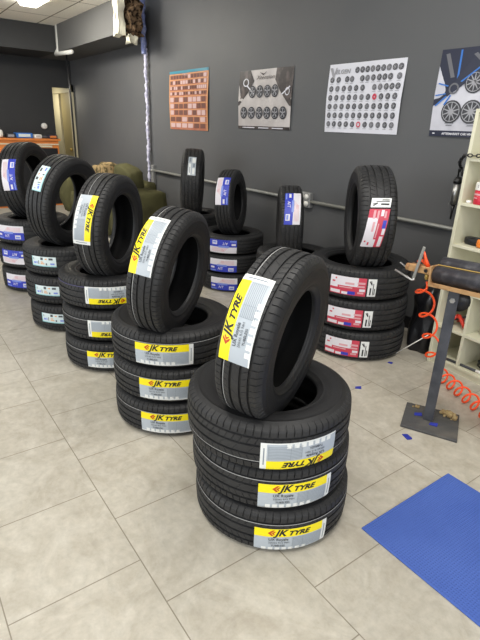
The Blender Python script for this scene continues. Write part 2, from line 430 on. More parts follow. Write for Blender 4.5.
# name, R, w, [(x,y)] bottom->top, label kind, [(ang, z offset, flip)] bottom->top, phrase, stripes per tyre
WS = ((.045, 'stripe'),)
WF = ((-.045, 'stripe'),)
STACKS = [
 ('front', .323, .191, [(-1.278, 1.144), (-1.294, 1.137), (-1.284, 1.107)], 'jk', [(-24.2, -.026, False), (-20.6, -.022, False), (-17.8, -.021, True)],
  'tyre with yellow label lying {} in the front stack nearest the blue mat', [WS, WS, WF]),
 ('second', .323, .191, [(-2.155, 1.15), (-2.16, 1.15), (-2.163, 1.15)], 'jk', [(-34, -.012, False), (-34, -.012, False), (-36.5, -.014, False)],
  'tyre with yellow label lying {} in the second stack from the front', [WS, WS, WS]),
 ('third', .323, .205, [(-2.985, 1.135), (-3.0, 1.14), (-3.02, 1.14)], 'jk', [(-28, -.005, False), (-24, -.006, True), (-23, .0, True)],
  'tyre with yellow label lying {} in the third stack from the front', [WS, WS, ((.05, 'stripe_purple'),)]),
 ('fourth', .323, .212, [(-3.77, 1.11), (-3.79, 1.10), (-3.81, 1.11)], 'eu', [(-46, .008, False), (-48, .008, False), (-49, .009, False)],
  'tyre with small pale energy label lying {} in the fourth stack from the front', [(), (), ()]),
 ('fifth', .323, .22, [(-4.85, 1.12), (-4.86, 1.12), (-4.87, 1.12)], 'blue', [(-50, 0, False), (-52, 0, True), (-52, 0, False)],
  'tyre with blue label lying {} in the stack at the left photo edge', [(), (), ()]),
 ('blue back', .323, .18, [(-3.93, 2.77), (-3.94, 2.77), (-3.95, 2.77)], 'blue', [(-48, -.008, False), (-49, -.008, False), (-49, -.006, True)],
  'tyre with blue label lying {} in the wall stack behind the second stack', [(), (), ()]),
 ('red', .362, .221, [(-2.237, 2.733), (-2.244, 2.724), (-2.251, 2.715)], 'red', [(-56.5, -.012, False), (-55.5, -.01, False), (-54, -.01, False)],
  'tyre with red label lying {} in the wall stack left of the shelf', [(), (), ()]),
]
for nm, R, w, cs, lab, ls, phrase, st in STACKS:
    for i, ((x, y), (a, zc, fl)) in enumerate(zip(cs, ls)):
        tyre(phrase.format(ORD[i]), nm + ' stack of tyres', R, w, lie_mtx(x, y, w*(i+.5)+.0015*i), lab, a, zc, 0, fl, st[i])
# two stacks by the wall seen only at their rims
for nm, x, y, w, R, ph in (('left back', -4.80, 2.84, .20, .33, 'black unlabelled tyre lying {} in the wall stack nearest the olive sofa'),
                        ('middle back', -3.04, 2.80, .18, .323, 'black unlabelled tyre lying {} in the wall stack left of the red-labelled stack')):
    for i in range(3):
        tyre(ph.format(ORD[i]), nm + ' stack of tyres', R, w, lie_mtx(x, y, w*(i+.5)+.0015*i, 40*i))

UP = 'tyres standing upright on the stacks'
tyre('black tyre with yellow label standing upright on the front stack nearest the blue mat', UP, .311, .188, stand_mtx((-1.227, 1.076, .806), -154, 6), 'jk', 29, .017, .045, False, ((.043, 'stripe'),), .94)
tyre('black tyre with yellow label standing upright on the second stack from the front', UP, .311, .188, stand_mtx((-2.070, 1.098, .826), -143.5, 8), 'jk', 38, .023, .04, False, ((.043, 'stripe'),), .9)
tyre('black tyre with yellow label standing upright on the third stack from the front', UP, .322, .20, stand_mtx((-2.958, 1.143, .888), -138, 2.7), 'jk', 17, .016, -.06, True, ((.02, 'stripe'),), .88)
tyre('black tyre with small pale energy label standing upright on the fourth stack', UP, .332, .205, stand_mtx((-3.785, 1.122, .935), 35, -8), 'eu', 144, -.004, .04, True, (), .9)
tyre('black tyre with blue and white label standing at the left photo edge', UP, .34, .22, stand_mtx((-4.945, 1.145, .965), 46, 5), 'blue', 166, .022, -.02, True, (), .88)
tyre('black tyre standing upright on the wall stack, its vertical label white left and blue right', UP, .308, .178, stand_mtx((-3.958, 2.766, .815), 39, 3.2), 'blue', 152, -.004, 0, True)
tyre('black tyre with red and white label standing on the stack left of the shelf', UP, .338, .238, stand_mtx((-2.182, 2.665, .962), -129, -2), 'red', 3, .012, -.15, False)
tyre('narrow black tyre with blue and white label standing just left of the wall outlet', UP, .30, .19, stand_mtx((-3.047, 2.723, .775), -127, -2), 'blue', 33, -.004, -.05, True)
tyre('narrow black tyre with small grey label standing on the wall stack nearest the sofa', UP, .345, .215, stand_mtx((-4.75, 2.80, .925), -125, 2), 'grey', 34, -.006, 0, False)

# ------------------------------------------------------------------ room
XL, YW, ZC, YB = -10.2, 3.35, 2.915, 2.79
struct('floor', boxes((-13.5, 3.0, -4.5, YW+.1, -.1, 0)), 'floor')
struct('wall_right', boxes((-13.5, 3.0, YW, YW+.12, 0, 3.5)), 'wall')
struct('wall_left', boxes((XL-.15, XL, -4.5, 2.97, 0, 3.5), (XL-.15, XL, 2.97, YW, 2.07, 3.5)), 'wall_dark')
struct('wall_back', boxes((-13.5, -13.38, 2.4, YW, 0, 3.0), (-13.5, XL-.15, 2.4, 2.5, 0, 3.0)), 'wall_dark')
struct('ceiling', boxes((-13.5, -6.6, -4.5, YB, ZC, ZC+.06), (-13.5, -6.97, YB, YW, ZC, ZC+.06)), 'ceiling')
struct('ceiling', boxes((-6.6, 3.0, -4.5, YW, 3.5, 3.56)), 'ceiling')
bm = bmesh.new()
bl = [bm.verts.new((x, y, 2.53)) for x, y in ((-13.4, YB), (-6.60, YB), (-6.96, YW-.001), (-13.4, YW-.001))]
bh = [bm.verts.new((v.co.x, v.co.y, ZC)) for v in bl]
bm.faces.new(bl); bm.faces.new(bh)
for i in range(4): bm.faces.new((bl[i], bl[(i+1) % 4], bh[(i+1) % 4], bh[i]))
struct('trim_1', bm, 'bulkhead')
struct('trim_2', boxes((XL, -9.14, -4.5, YB, 2.53, ZC)), 'wall_dark')
struct('trim_3', boxes((-6.62, -6.56, -4.5, YB, ZC, 3.5)), 'wall')
struct('baseboard_right', boxes((-10.0, -1.0, YW-.012, YW, 0, .10)), 'blackplastic')

# door
d = struct('door_1', boxes((-11.45, -10.2, YW-.012, YW-.002, 0, 2.04)), 'tandoor')
fr = obj('door_frame', boxes((-11.62, -11.42, YW-.06, YW-.012, 0, 2.12), (-10.28, -10.12, YW-.05, YW-.012, 0, 2.12), (-11.62, -10.12, YW-.055, YW-.012, 2.0, 2.12)), 'cream', d)
fr2 = obj('door_leaf', boxes((-11.42, -10.93, YW-.05, YW-.014, .01, 1.99)), 'cream', d)
bm = bmesh.new(); lathe(bm, [(.0, 0), (.028, 0), (.03, .03), (.0, .04)], 16)
h = obj('door_handle', bm, 'brass', d, True); h.location = (-10.42, YW-.03, .95); h.rotation_euler = (PI/2, 0, 0)

# pipes near the corner
tag(obj('sprinkler_pipe', tubes(([(-9.12, 2.83, ZC), (-9.12, 2.83, 2.6), (-9.10, 2.77, 2.5), (-8.30, 2.77, 2.47)], .030), ([(-9.03, 2.80, ZC), (-9.05, 2.80, 2.56), (-9.06, 2.77, 2.5)], .028)), 'whitepipe', None, True),
    'white painted conduit bending down from the ceiling in the far corner', 'pipe')
tag(obj('downpipe', tubes(([(-8.92, 2.88, 2.50), (-8.94, 2.90, 1.8), (-9.0, 2.92, 0.0)], .015)), 'blackplastic', None, True),
    'thin black vertical pipe running down in front of the far door', 'pipe')

# wall conduit and outlets
tag(obj('wall_conduit', tubes(([(-6.80, YW-.03, .865), (-3.57, YW-.03, .862)], .016), ([(-3.43, YW-.03, .862), (-1.1, YW-.03, .874)], .016)), 'alu', None, True),
    'thin grey metal conduit running along the grey wall', 'conduit')
def outlet(x, z, label, w=.07, hh=.055):
    t = empty('electrical_outlet', (x, YW, z), label, 'outlet')
    obj('box', boxes((-w, w, -.05, -.001, -hh, hh)), 'greybox', t, bevel=.006)
    return t
t = outlet(-3.50, .872, 'square grey outlet box with four white sockets on the wall conduit', .075, .07)
for sx in (-1, 1):
    for sz in (-1, 1):
        bm = bmesh.new(); lathe(bm, [(.0, 0), (.026, 0), (.026, .012), (.0, .014)], 16)
        o = obj('socket', bm, 'white', t, True); o.location = (sx*.034, -.05, sz*.032); o.rotation_euler = (PI/2, 0, 0)
t = outlet(-6.775, .80, 'tall grey junction box where the conduit meets the lumpy white pipe', .036, .14)
bm = bmesh.new(); lathe(bm, [(.0, 0), (.02, 0), (.02, .012), (.0, .014)], 12)
o = obj('cover_screw', bm, 'alu', t, True); o.location = (0, -.05, .06); o.rotation_euler = (PI/2, 0, 0)

# lumpy foam-wrapped pipe
def lumpy(name, p0, p1, r, amp, n, m, freq=22, parent=None):
    bm = bmesh.new(); P0, P1 = Vector(p0), Vector(p1); rings = []
    seg = 14
    for i in range(n+1):
        c = P0.lerp(P1, i/n)
        row = []
        for k in range(seg):
            a = 2*PI*k/seg; dr = Vector((math.cos(a), math.sin(a), 0))
            rr = r*(1 + amp*noise.noise((c+dr*r)*freq))
            row.append(bm.verts.new(c + dr*rr))
        rings.append(row)
    for a, b in zip(rings, rings[1:]):
        for k in range(seg): bm.faces.new((a[k], a[(k+1) % seg], b[(k+1) % seg], b[k]))
    bm.faces.new(rings[0]); bm.faces.new(rings[-1])
    return obj(name, bm, m, parent, True)
t = empty('wrapped_pipe', (-6.87, YW-.05, 0), 'lumpy bluish white foam-wrapped pipe running down the grey wall', 'pipe')
o = lumpy('lower_wrap', (0, 0, .05), (0, 0, 2.45), .021, .9, 150, 'foam', 26, t)
o = lumpy('upper_wrap', (0.0, -.02, 2.38), (0.0, -.03, 3.45), .036, .5, 70, 'foam_blue', 20, t)

# torn end of the bulkhead
def lumpbox(name, x0, x1, y0, y1, z0, z1, m, amp, freq, parent, res=.03):
    bm = bmesh.new(); box(bm, x0, x1, y0, y1, z0, z1)
    for _ in range(4): bmesh.ops.subdivide_edges(bm, edges=[e for e in bm.edges if e.calc_length() > res], cuts=1, use_grid_fill=True)
    for v in bm.verts:
        p = v.co*freq
        v.co += Vector((noise.noise(p), noise.noise(p+Vector((7, 3, 1))), noise.noise(p+Vector((2, 9, 5)))))*amp
    return obj(name, bm, m, parent, False)
t = empty('torn_insulation', (-6.6, 3.05, 2.9), 'ragged brown insulation hanging from the broken bulkhead end', 'insulation')
lumpbox('brown_wadding', -.10, .14, -.16, .01, -.37, .58, 'insul', .10, 8, t)
lumpbox('torn_plasterboard', -.06, .12, -.28, -.20, -.38, .58, 'plaster', .03, 9, t)
lumpbox('plaster_fragment', .06, .13, -.18, -.06, -.47, -.37, 'plaster', .05, 14, t)

# ceiling light
t = empty('ceiling_light', (-6.95, 2.0, ZC), 'glowing fluorescent fixture on the tiled ceiling', 'ceiling light')
obj('fixture_body', boxes((-.62, .62, -.12, .12, -.05, -.001)), 'white', t, bevel=.01)
M['glow'] = mat('glowing_diffuser', (1, .95, .8), .5, emit=((1, .93, .74), 16))
obj('diffuser', boxes((-.6, .6, -.105, .105, -.075, -.0505)), 'glow', t, bevel=.01)

# thermostat on the left wall
bm = bmesh.new(); lathe(bm, [(.0, 0), (.055, 0), (.055, .03), (.04, .045), (.0, .045)], 24)
o = obj('thermostat', bm, 'white', None, True); o.location = (XL, 2.757, 1.385); o.rotation_euler = (0, PI/2, 0)
tag(o, 'small round white thermostat on the dark left wall', 'thermostat')

# ------------------------------------------------------------------ counter
t = empty('reception_counter', (-9.6, 1.6, 0), 'orange counter with pale stripes against the far left wall', 'counter')
obj('body', boxes((-.5, 0, -3.0, 1.22, 0, 1.145)), 'orange_panel', t)
obj('worktop', boxes((-.53, .03, -3.0, 1.25, 1.146, 1.18)), 'orange_panel', t)
obj('pale_stripe', boxes((.001, .012, -3.0, 1.22, 1.075, 1.095)), 'pale_panel', t)
obj('recess_shade', boxes((.001, .012, .75, 1.19, .03, 1.02), (.001, .012, -3.0, .749, .03, .93)), 'blackplastic', t)  # flat black panels paint the darkness of the opening below the worktop
obj('panel_print', boxes((.001, .014, .80, 1.10, 1.035, 1.065)), 'pale_panel', t)
def box_item(name, loc, s, m, label, cat, m2=None):
    t = empty(name, loc, label, cat)
    obj('carton', boxes((-s[0], s[0], -s[1], s[1], 0, s[2])), m, t, bevel=.008)
    obj('front_panel', boxes((s[0]+.0005, s[0]+.006, -s[1]*.7, s[1]*.7, s[2]*.25, s[2]*.8)), m2 or 'dark_ink', t)
    return t
zt = 1.1815
t = empty('desk_printer', (-9.78, 1.80, zt), 'white rounded printer at the left end of the counter', 'printer')
obj('printer_body', boxes((-.15, .15, -.3, .12, 0, .14)), 'white', t, bevel=.05)
obj('paper_tray', boxes((.12, .165, -.2, .02, .02, .06)), 'rim_grey', t)
box_item('storage_box', (-9.75, 2.04, zt), (.09, .07, .07), 'rim_black', 'small dark box beside the white printer on the counter', 'box', 'rim_grey')
box_item('storage_box', (-9.80, 2.27, zt), (.10, .14, .085), 'poster_blue', 'wide blue box in the middle of the orange counter', 'box', 'lab_pale')
box_item('storage_box', (-9.70, 2.485, zt), (.07, .06, .065), 'white', 'small white box on the counter, right of the wide blue box', 'box', 'paper_grey')
box_item('storage_box', (-9.85, 2.62, zt), (.08, .07, .05), 'rim_black', 'low dark box on the counter, right of the small white box', 'box', 'rim_mid')
box_item('storage_box', (-9.72, 2.75, zt), (.07, .08, .06), 'poster_navy', 'dark blue box at the right end of the orange counter', 'box', 'orange_panel')

# ------------------------------------------------------------------ sofa
def cushion(name, sx, sy, sz, m, parent=None, k=.5, seed=0, amp=.02):
    bm = bmesh.new(); bmesh.ops.create_cube(bm, size=2)
    bmesh.ops.subdivide_edges(bm, edges=bm.edges[:], cuts=7, use_grid_fill=True)
    for v in bm.verts:
        c = v.co.copy(); n_ = c.normalized()
        q = Vector([max(-1, min(1, x)) for x in c])
        p = q.lerp(n_*1.12, k)
        w = noise.noise(p*1.7+Vector((seed, seed, 0)))
        v.co = Vector((p.x*sx, p.y*sy, p.z*sz))*(1+amp*4*w)
    return obj(name, bm, m, parent, True)
t = empty('sofa', (-6.9, 2.80, 0), 'olive green sofa with rounded arms against the grey wall', 'sofa')
o = cushion('seat_base', .9, .36, .24, 'olive', t, .25); o.location = (-.35, -.02, .25)
o = cushion('backrest', .85, .15, .24, 'olive', t, .3, 2); o.location = (-.38, .28, .50)
o = cushion('armrest', .26, .36, .32, 'olive', t, .5, 3); o.location = (.74, -.02, .37)
o = cushion('armrest', .20, .42, .32, 'olive', t, .5, 4); o.location = (-1.2, -.02, .42)
o = cushion('cushion', .21, .12, .225, 'olive', None, .5, 5); o.location = (-6.30, 2.72, .755); o.rotation_euler = (.1, .25, .2)
tag(o, 'plump olive green cushion propped on the sofa near its right arm', 'cushion')
o = cushion('cushion', .25, .12, .20, 'camo', None, .45, 6, .05); o.location = (-7.10, 2.74, .745); o.rotation_euler = (.1, -.1, 0)
tag(o, 'tan camouflage cushion propped on the sofa left of the olive cushion', 'cushion')
o = cushion('blanket', .15, .12, .15, 'darkcloth', None, .5, 8, .06); o.location = (-6.70, 2.72, .655)
tag(o, 'crumpled dark brown cloth wedged between the camouflage and olive cushions', 'blanket')
o = cushion('cushion', .16, .12, .17, 'olive', None, .45, 9, .05); o.location = (-7.78, 2.72, .68)
tag(o, 'small olive cushion at the far left end of the sofa', 'cushion')

# ------------------------------------------------------------------ posters
def poster(name, corners, label, m, h0=.004):
    """corners: x0,x1,z0,z1 on the wall; returns root and mapping of unit coords (u right 0..1, v up 0..1 of height)"""
    x0, x1, z0, z1 = corners
    t = empty(name, ((x0+x1)/2, YW, z0), label, 'poster', 'posters along the grey wall')
    W, Hh = x1-x0, z1-z0
    def fn(u, v, h):
        wv = .006*math.sin(u*7+v*3) + .008*(1-abs(2*v-1))*abs(2*u-1)
        return (-W/2+u*W, -(h0+h+max(0, wv)), v*Hh)
    f = Flat(); n = 16
    f.add([(i/n, j/n) for i in range(n+1) for j in range(n+1)], [(i*(n+1)+j, (i+1)*(n+1)+j, (i+1)*(n+1)+j+1, i*(n+1)+j+1) for i in range(n) for j in range(n)])
    f.build('sheet', fn, 0, m, t)
    return t, fn, W, Hh
def grect(f, u0, u1, v0, v1): return f.rect(u0, u1, v0, v1, du=.06)
def wheel(fd, fl, u, v, r, ax, spokes=5, inner=.78):
    fd.disc(u, v, r, 22, ax)
    fl.ringd(u, v, r*(inner-.07), r*inner, 22, ax)
    w = .85/spokes if inner < .85 else .04
    for k in range(spokes):
        a = 2*PI*k/spokes + .3; rr_ = r*(inner-.04)
        fl.poly([(u+ax*r*.1*math.cos(a-.9), v+r*.1*math.sin(a-.9)), (u+ax*rr_*math.cos(a-w), v+rr_*math.sin(a-w)), (u+ax*rr_*math.cos(a+w), v+rr_*math.sin(a+w)), (u+ax*r*.1*math.cos(a+.9), v+r*.1*math.sin(a+.9))])
    fl.disc(u, v, r*.16, 10, ax)

# 1 orange tyre chart
t, fn, W, Hh = poster('wall_poster', (-6.262, -5.315, 1.442, 2.128), 'orange poster crowded with rows of small tyre pictures, leftmost on the wall', 'paper_orange')
grect(Flat(), .0, 1, .955, 1).build('teal_strip', fn, .003, 'poster_teal', t)
f = Flat(); g = Flat(); d_ = Flat(); rr = random.Random(5)
rows = [(.86, .93, 12), (.77, .84, 14), (.68, .745, 20), (.59, .65, 16), (.47, .56, 8), (.36, .45, 8), (.25, .34, 8), (.135, .225, 6), (.03, .115, 6)]
for v0, v1, n in rows:
    grect(f, .02, .98, v1+.004, v1+.018)
    for i in range(n):
        u = .03 + .94*i/n; du = .94/n
        (g if rr.random() < .42 else d_).rect(u, u+du*.8, v0+.008, v1-.004, du=.5)
f.rect(0, .02, 0, .95).rect(.98, 1, 0, .95)
f.build('pale_dividers', fn, .003, 'poster_tan', t); g.build('pink_pictures', fn, .004, 'poster_pink', t)
d_.build('brown_pictures', fn, .004, 'poster_brown', t)
Flat().text('TIRES', .35, .93, .05, sx=1.2).build('heading', fn, .005, 'poster_pink', t)

# 2 grey wheel poster with dark corners
t, fn, W, Hh = poster('wall_poster', (-4.69, -3.83, 1.487, 2.045), 'grey poster with two rows of wheels and dark angled corners, second from left', 'paper_grey')
f = Flat()
f.poly([(0, 1), (.22, 1), (.30, .82), (.18, .62), (.03, .42), (0, .40)]); f.poly([(1, 1), (.72, 1), (.70, .82), (.82, .60), (.97, .40), (1, .38)])
grect(f, 0, 1, 0, .05); f.build('dark_corners', fn, .003, 'poster_dark', t)
f = Flat(); f.bar(.16, .75, .30, .60, .02); f.bar(.84, .58, .97, .70, .02); f.ringd(.14, .80, .05, .07, 16, .8); f.ringd(.93, .62, .05, .065, 16, .6); grect(f, .10, .35, .015, .03); grect(f, .42, .62, .015, .03); grect(f, .68, .88, .015, .03)
f.build('white_marks', fn, .006, 'paper_white', t)
f = Flat().text('Xtension', .34, .87, .10, shear=.3, sx=.95); f.poly([(.40, .96), (.47, .90), (.55, .97), (.48, .93)]); f.build('heading', fn, .005, 'poster_dark', t)
fd, fl = Flat(), Flat()
for i in range(4): wheel(fd, fl, .27+.145*i, .64, .105, Hh/W*1.0)
for i in range(6): wheel(fd, fl, .12+.15*i, .28, .105, Hh/W*1.0)
fd.build('wheel_discs', fn, .005, 'rim_black', t); fl.build('wheel_spokes', fn, .0075, 'rim_grey', t)

# 3 white wheel chart
t, fn, W, Hh = poster('wall_poster', (-3.36, -2.57, 1.488, 2.022), 'white chart with seven rows of small wheels, third from left', 'paper_white')
Flat().text('VELGEN'[1:], .095, .885, .085, shear=.2, sx=.80, bold=.003).poly([(.01, .95), (.05, .95), (.075, .86), (.10, .95), (.115, .95), (.08, .80), (.065, .80)]).build('heading', fn, .004, 'rim_grey', t)
groups = [([3.9+.79*k for k in range(9)], .895), ([0, 1, 2.4, 3.2, 4.8, 5.6, 6.5, 7.4, 8.2, 9, 10.2], .775), (list(range(0, 6))+[6.8, 7.7, 8.6, 9.4, 10.2], .645), (range(0, 11), .515), (range(0, 11), .385), (range(0, 11), .255), (range(0, 11), .125)]
A, B, C = Flat(), Flat(), Flat(); rr = random.Random(9); red = Flat()
for us, v in groups:
    for i in us:
        u = .06 + .0865*i; r = .043
        if (i == 7 and v == .515): red.ringd(u, v, r*.3, r, 18, Hh/W)
        elif (i == 5 and v == .125): red.ringd(u, v, r*.6, r, 18, Hh/W)
        else: wheel(A if rr.random() < .65 else C, B, u, v, r, Hh/W, 6)
A.build('dark_wheels', fn, .004, 'rim_black', t); C.build('grey_wheels', fn, .004, 'rim_mid', t); B.build('wheel_spokes', fn, .006, 'rim_grey', t); red.build('red_wheels', fn, .006, 'lab_red', t)
f = Flat()
for us, v in groups[1:]:
    for i in us: f.rect(.035+.0865*i, .08+.0865*i, v-.062, v-.055, du=.1)
f.build('captions', fn, .004, 'rim_grey', t)

# 4 poster with a blue-edged wheel
t, fn, W, Hh = poster('wall_poster', (-2.285, -1.32, 1.49, 2.045), 'poster with large blue-spoked wheel in its corner, partly behind the shelf', 'paper_cool')
f = Flat(); f.poly([(0, 1), (.30, 1), (.345, .85), (.33, .74), (.15, .52), (.03, .38), (0, .36)]); grect(f, 0, 1, 0, .07); grect(f, .345, .47, .76, .92)
f.build('dark_artwork', fn, .003, 'poster_navy', t)
f = Flat()
for (a0, b0, a1, b1) in ((.155, .98, .16, .66), (.33, .80, .19, .63), (.02, .62, .10, .585), (.01, .48, .09, .50), (.09, .37, .13, .48), (.02, .36, .10, .47)): f.bar(a0, b0, a1, b1, .014)
f.build('blue_spokes', fn, .005, 'poster_blue', t)
f = Flat(); f.ringd(.145, .555, .045, .065, 20, Hh/W); 
f.bar(.05, .95, .12, .68, .03); f.bar(.26, .93, .31, .86, .03)
f.build('hub_ring', fn, .005, 'rim_mid', t)
Flat().text('AFTERMARKET CAR WHEELS', .11, .033, .036, bold=.0012, sx=.60).poly([(.37, .88), (.40, .88), (.415, .82), (.44, .88), (.46, .88), (.42, .78), (.405, .78)]).rect(.03, .05, .028, .042).build('white_lettering', fn, .006, 'paper_white', t)
fd, fl = Flat(), Flat()
for i in range(4): wheel(fd, fl, .29+.175*i, .62, .125, Hh/W, 10, .86)
for i in range(6): wheel(fd, fl, .155+.15*i, .29, .135, Hh/W, 10, .86)
fd.build('wheel_discs', fn, .004, 'rim_black', t); fl.build('wheel_spokes', fn, .0065, 'rim_grey', t)
f = Flat()
for i in range(5): f.rect(.12+.165*i, .19+.165*i, .155, .165, du=.1); f.rect(.13+.165*i, .18+.165*i, .13, .138, du=.1)
f.build('captions', fn, .004, 'rim_mid', t)

# ------------------------------------------------------------------ shelf
SX, SY, SW, SD, SH = -1.724, 2.944, 1.5, .38, 1.65
SROT = -5.0
t = empty('storage_shelf', (SX, SY, 0), 'pale cream open shelf unit with pigeonholes against the grey wall', 'shelf', None, R_(SROT))
th = .022
obj('side_panel', boxes((0, th, 0, SD, 0, SH)), 'shelf', t, bevel=.002)
obj('side_panel', boxes((SW-th, SW, 0, SD, 0, SH)), 'shelf', t, bevel=.002)
obj('back_panel', boxes((th, SW-th, SD-.01, SD, 0, SH-.001)), 'shelf', t)
obj('top_panel', boxes((th, SW-th, 0, SD-.011, SH-.02, SH)), 'shelf', t, bevel=.002)
SZ = [.060, .292, .565, .850, 1.110, 1.375]
for z in SZ: obj('shelf_board', boxes((th, SW-th, .001, SD-.011, z-.018, z)), 'shelf', t, bevel=.002)
obj('kick_panel', boxes((th, SW-th, .015, .03, 0, SZ[0]-.019)), 'shelf', t)
for z0, z1 in ((SZ[0], SZ[1]), (SZ[1], SZ[2])):
    for x in (.222, .60, .98): obj('divider', boxes((x, x+.018, .004, SD-.011, z0+.0005, z1-.0185)), 'shelf', t)

def at_shelf(x, y, z):
    v = Matrix.Rotation(R_(SROT), 3, 'Z') @ Vector((x, y, z)); return (SX+v.x, SY+v.y, z)
# red can with a white label
t = empty('paint_can', at_shelf(.135, .075, 1.0965), 'red canister with white lid on the shelf', 'can')
t.location = at_shelf(.125, .06, 1.1105)
bm = bmesh.new(); lathe(bm, [(.0, 0), (.05, 0), (.052, .004), (.052, .085), (.0, .085)], 28); obj('can_body', bm, 'red', t, True)
bm = bmesh.new(); lathe(bm, [(.0, .0855), (.054, .0855), (.054, .125), (.05, .13), (.0, .13)], 28); obj('lid', bm, 'white', t)
bm = bmesh.new(); lathe(bm, [(.0525, .02), (.0525, .022)], 28)
bm.free()
fn = lambda u, v, h: ((.0523+h)*math.cos(u/.052), (.0523+h)*math.sin(u/.052), v)
Flat().rect(-.135, -.075, .055, .066).rect(-.13, -.09, .035, .042).build('can_print', fn, .001, 'lab_pink', t)
Flat().text('2', -.102, .108, .02).build('lid_mark', fn, .0025, 'black_ink', t)
bm = bmesh.new(); lathe(bm, [(.0, 0), (.017, 0), (.017, .014), (.012, .018), (.0, .018)], 16)
o = obj('bottle_cap', bm, 'white', None, True); o.location = at_shelf(.055, .03, 1.1105); tag(o, 'small white cap lying left of the red canister on the shelf', 'cap')
# tool on the shelf at .838
t = empty('power_tool', at_shelf(.18, .07, .8505), 'orange and black hand tool lying on the shelf', 'tool')
o = cushion('tool_body', .075, .03, .028, 'orange_tool', t, .4); o.location = (.05, -.01, .029)
o = cushion('tool_grip', .06, .028, .024, 'blackplastic', t, .4); o.location = (-.07, .03, .026)
pts = [(-.03+.085*math.cos(a), .03+.05*math.sin(a), .012+.06*a/7) for a in [i*.35 for i in range(20)]]
obj('power_cord', tubes((pts, .007)), 'blackplastic', t, True)
bm = bmesh.new(); box(bm, -.05, .10, -.05, .05, 0, .075); o = obj('storage_box', bm, 'rim_grey', None, bevel=.01); o.location = at_shelf(.24, .26, .851)
tag(o, 'plain grey box at the back of the shelf behind the orange tool', 'box')
# lower cubby: red clamp things, white bottle
t = empty('red_clamp', at_shelf(.10, .10, .2925), 'tangled red hand clamp in the lower left pigeonhole', 'clamp')
obj('jaw', tubes(([(-.03, -.05, .02), (.0, .0, .07), (.05, .04, .03)], .013), ([(-.01, .04, .02), (.03, -.03, .08), (.09, -.05, .02)], .013)), 'redorange', t, True)
obj('handle', tubes(([(-.05, .0, .015), (.09, -.03, .10)], .008)), 'blackplastic', t, True)
t = empty('spray_bottle', at_shelf(.165, .14, .2925), 'small white bottle with grey cap beside the red clamp', 'bottle')
bm = bmesh.new(); lathe(bm, [(.0, 0), (.028, 0), (.03, .01), (.03, .08), (.014, .105), (.0, .105)], 20); obj('bottle_body', bm, 'white', t, True)
bm = bmesh.new(); lathe(bm, [(.0, .1055), (.015, .1055), (.015, .14), (.0, .14)], 16); obj('bottle_cap', bm, 'rim_grey', t, True)
# dark cable in bottom cubby, bar lying in front of the base
pts = [(.42+.10*math.cos(a), .09+.06*math.sin(a), .012+.004*a) for a in [i*.3 for i in range(42)]]
o = obj('cable', tubes(([(x, y, z) for x, y, z in pts], .007)), 'blackplastic', None, True); o.location = at_shelf(0, 0, SZ[0]+.001); tag(o, 'coiled black cable in the bottom row of the shelf', 'cable')
t = empty('pry_bar', at_shelf(.10, .018, SZ[0]+.0005), 'long dark grey bar lying along the bottom shelf edge', 'bar')
obj('shaft', tubes(([(0, 0, .009), (.42, 0, .009)], .009)), 'steel_dark', t, True)
obj('white_tip', tubes(([(.25, -.0, .0095), (.30, -.0, .0095)], .0105)), 'white', t, True)

# air tool and chain hanging on shelf side
t = empty('hanging_grease_gun', (-1.925, 3.235, 1.05), 'silver cylinder tool with black head hanging left of the shelf', 'tool'); t.scale = (.72, .72, .72)
o = obj('barrel', tubes(([(0, 0, .0), (.0, 0, .20)], .032), n=20), 'chrome', t, True)
o = obj('head', tubes(([(0, 0, .2005), (0, 0, .225), (.0, 0, .26)], [.040, .040, .022]), ([(-.005, 0, .255), (-.01, 0, .33), (.02, 0, .345), (.03, 0, .27)], .008), n=16), 'blackplastic', t, True)
o = obj('nozzle', tubes(([(0, 0, -.001), (0, 0, -.06), (.0, 0, -.14)], [.02, .012, .008])), 'blackplastic', t, True)
t2 = empty('hanging_chain', (-1.705, 2.93, 1.37), 'black chain draped over the upper left shelf edge', 'chain')
bm = bmesh.new()
path = [(-.215, .30, -.07), (-.19, .24, -.05), (-.14, .15, -.03), (-.07, .05, .0), (-.012, -.012, .022), (.04, -.006, .020), (.09, -.002, .024), (.15, -.004, .022)]
def polyline(path, step):
    P = [Vector(p) for p in path]; out = []
    for a, b in zip(P, P[1:]):
        n = max(1, int((b-a).length/step))
        out += [(a.lerp(b, i/n), (b-a).normalized()) for i in range(n)]
    return out
for i, (p, dr) in enumerate(polyline(path, .021)):
    q = dr.to_track_quat('X', 'Z').to_matrix() @ Matrix.Rotation(PI/2*(i % 2), 3, 'X')
    tube(bm, [p + q @ Vector((.016*math.cos(a), .009*math.sin(a), 0)) for a in [k*2*PI/10 for k in range(11)]], .0036, 6)
obj('chain_links', bm, 'blackplastic', t2, True)
obj('hook', tubes(([(-.215, .30, -.07), (-.218, .305, -.10)], .006)), 'blackplastic', t2, True)

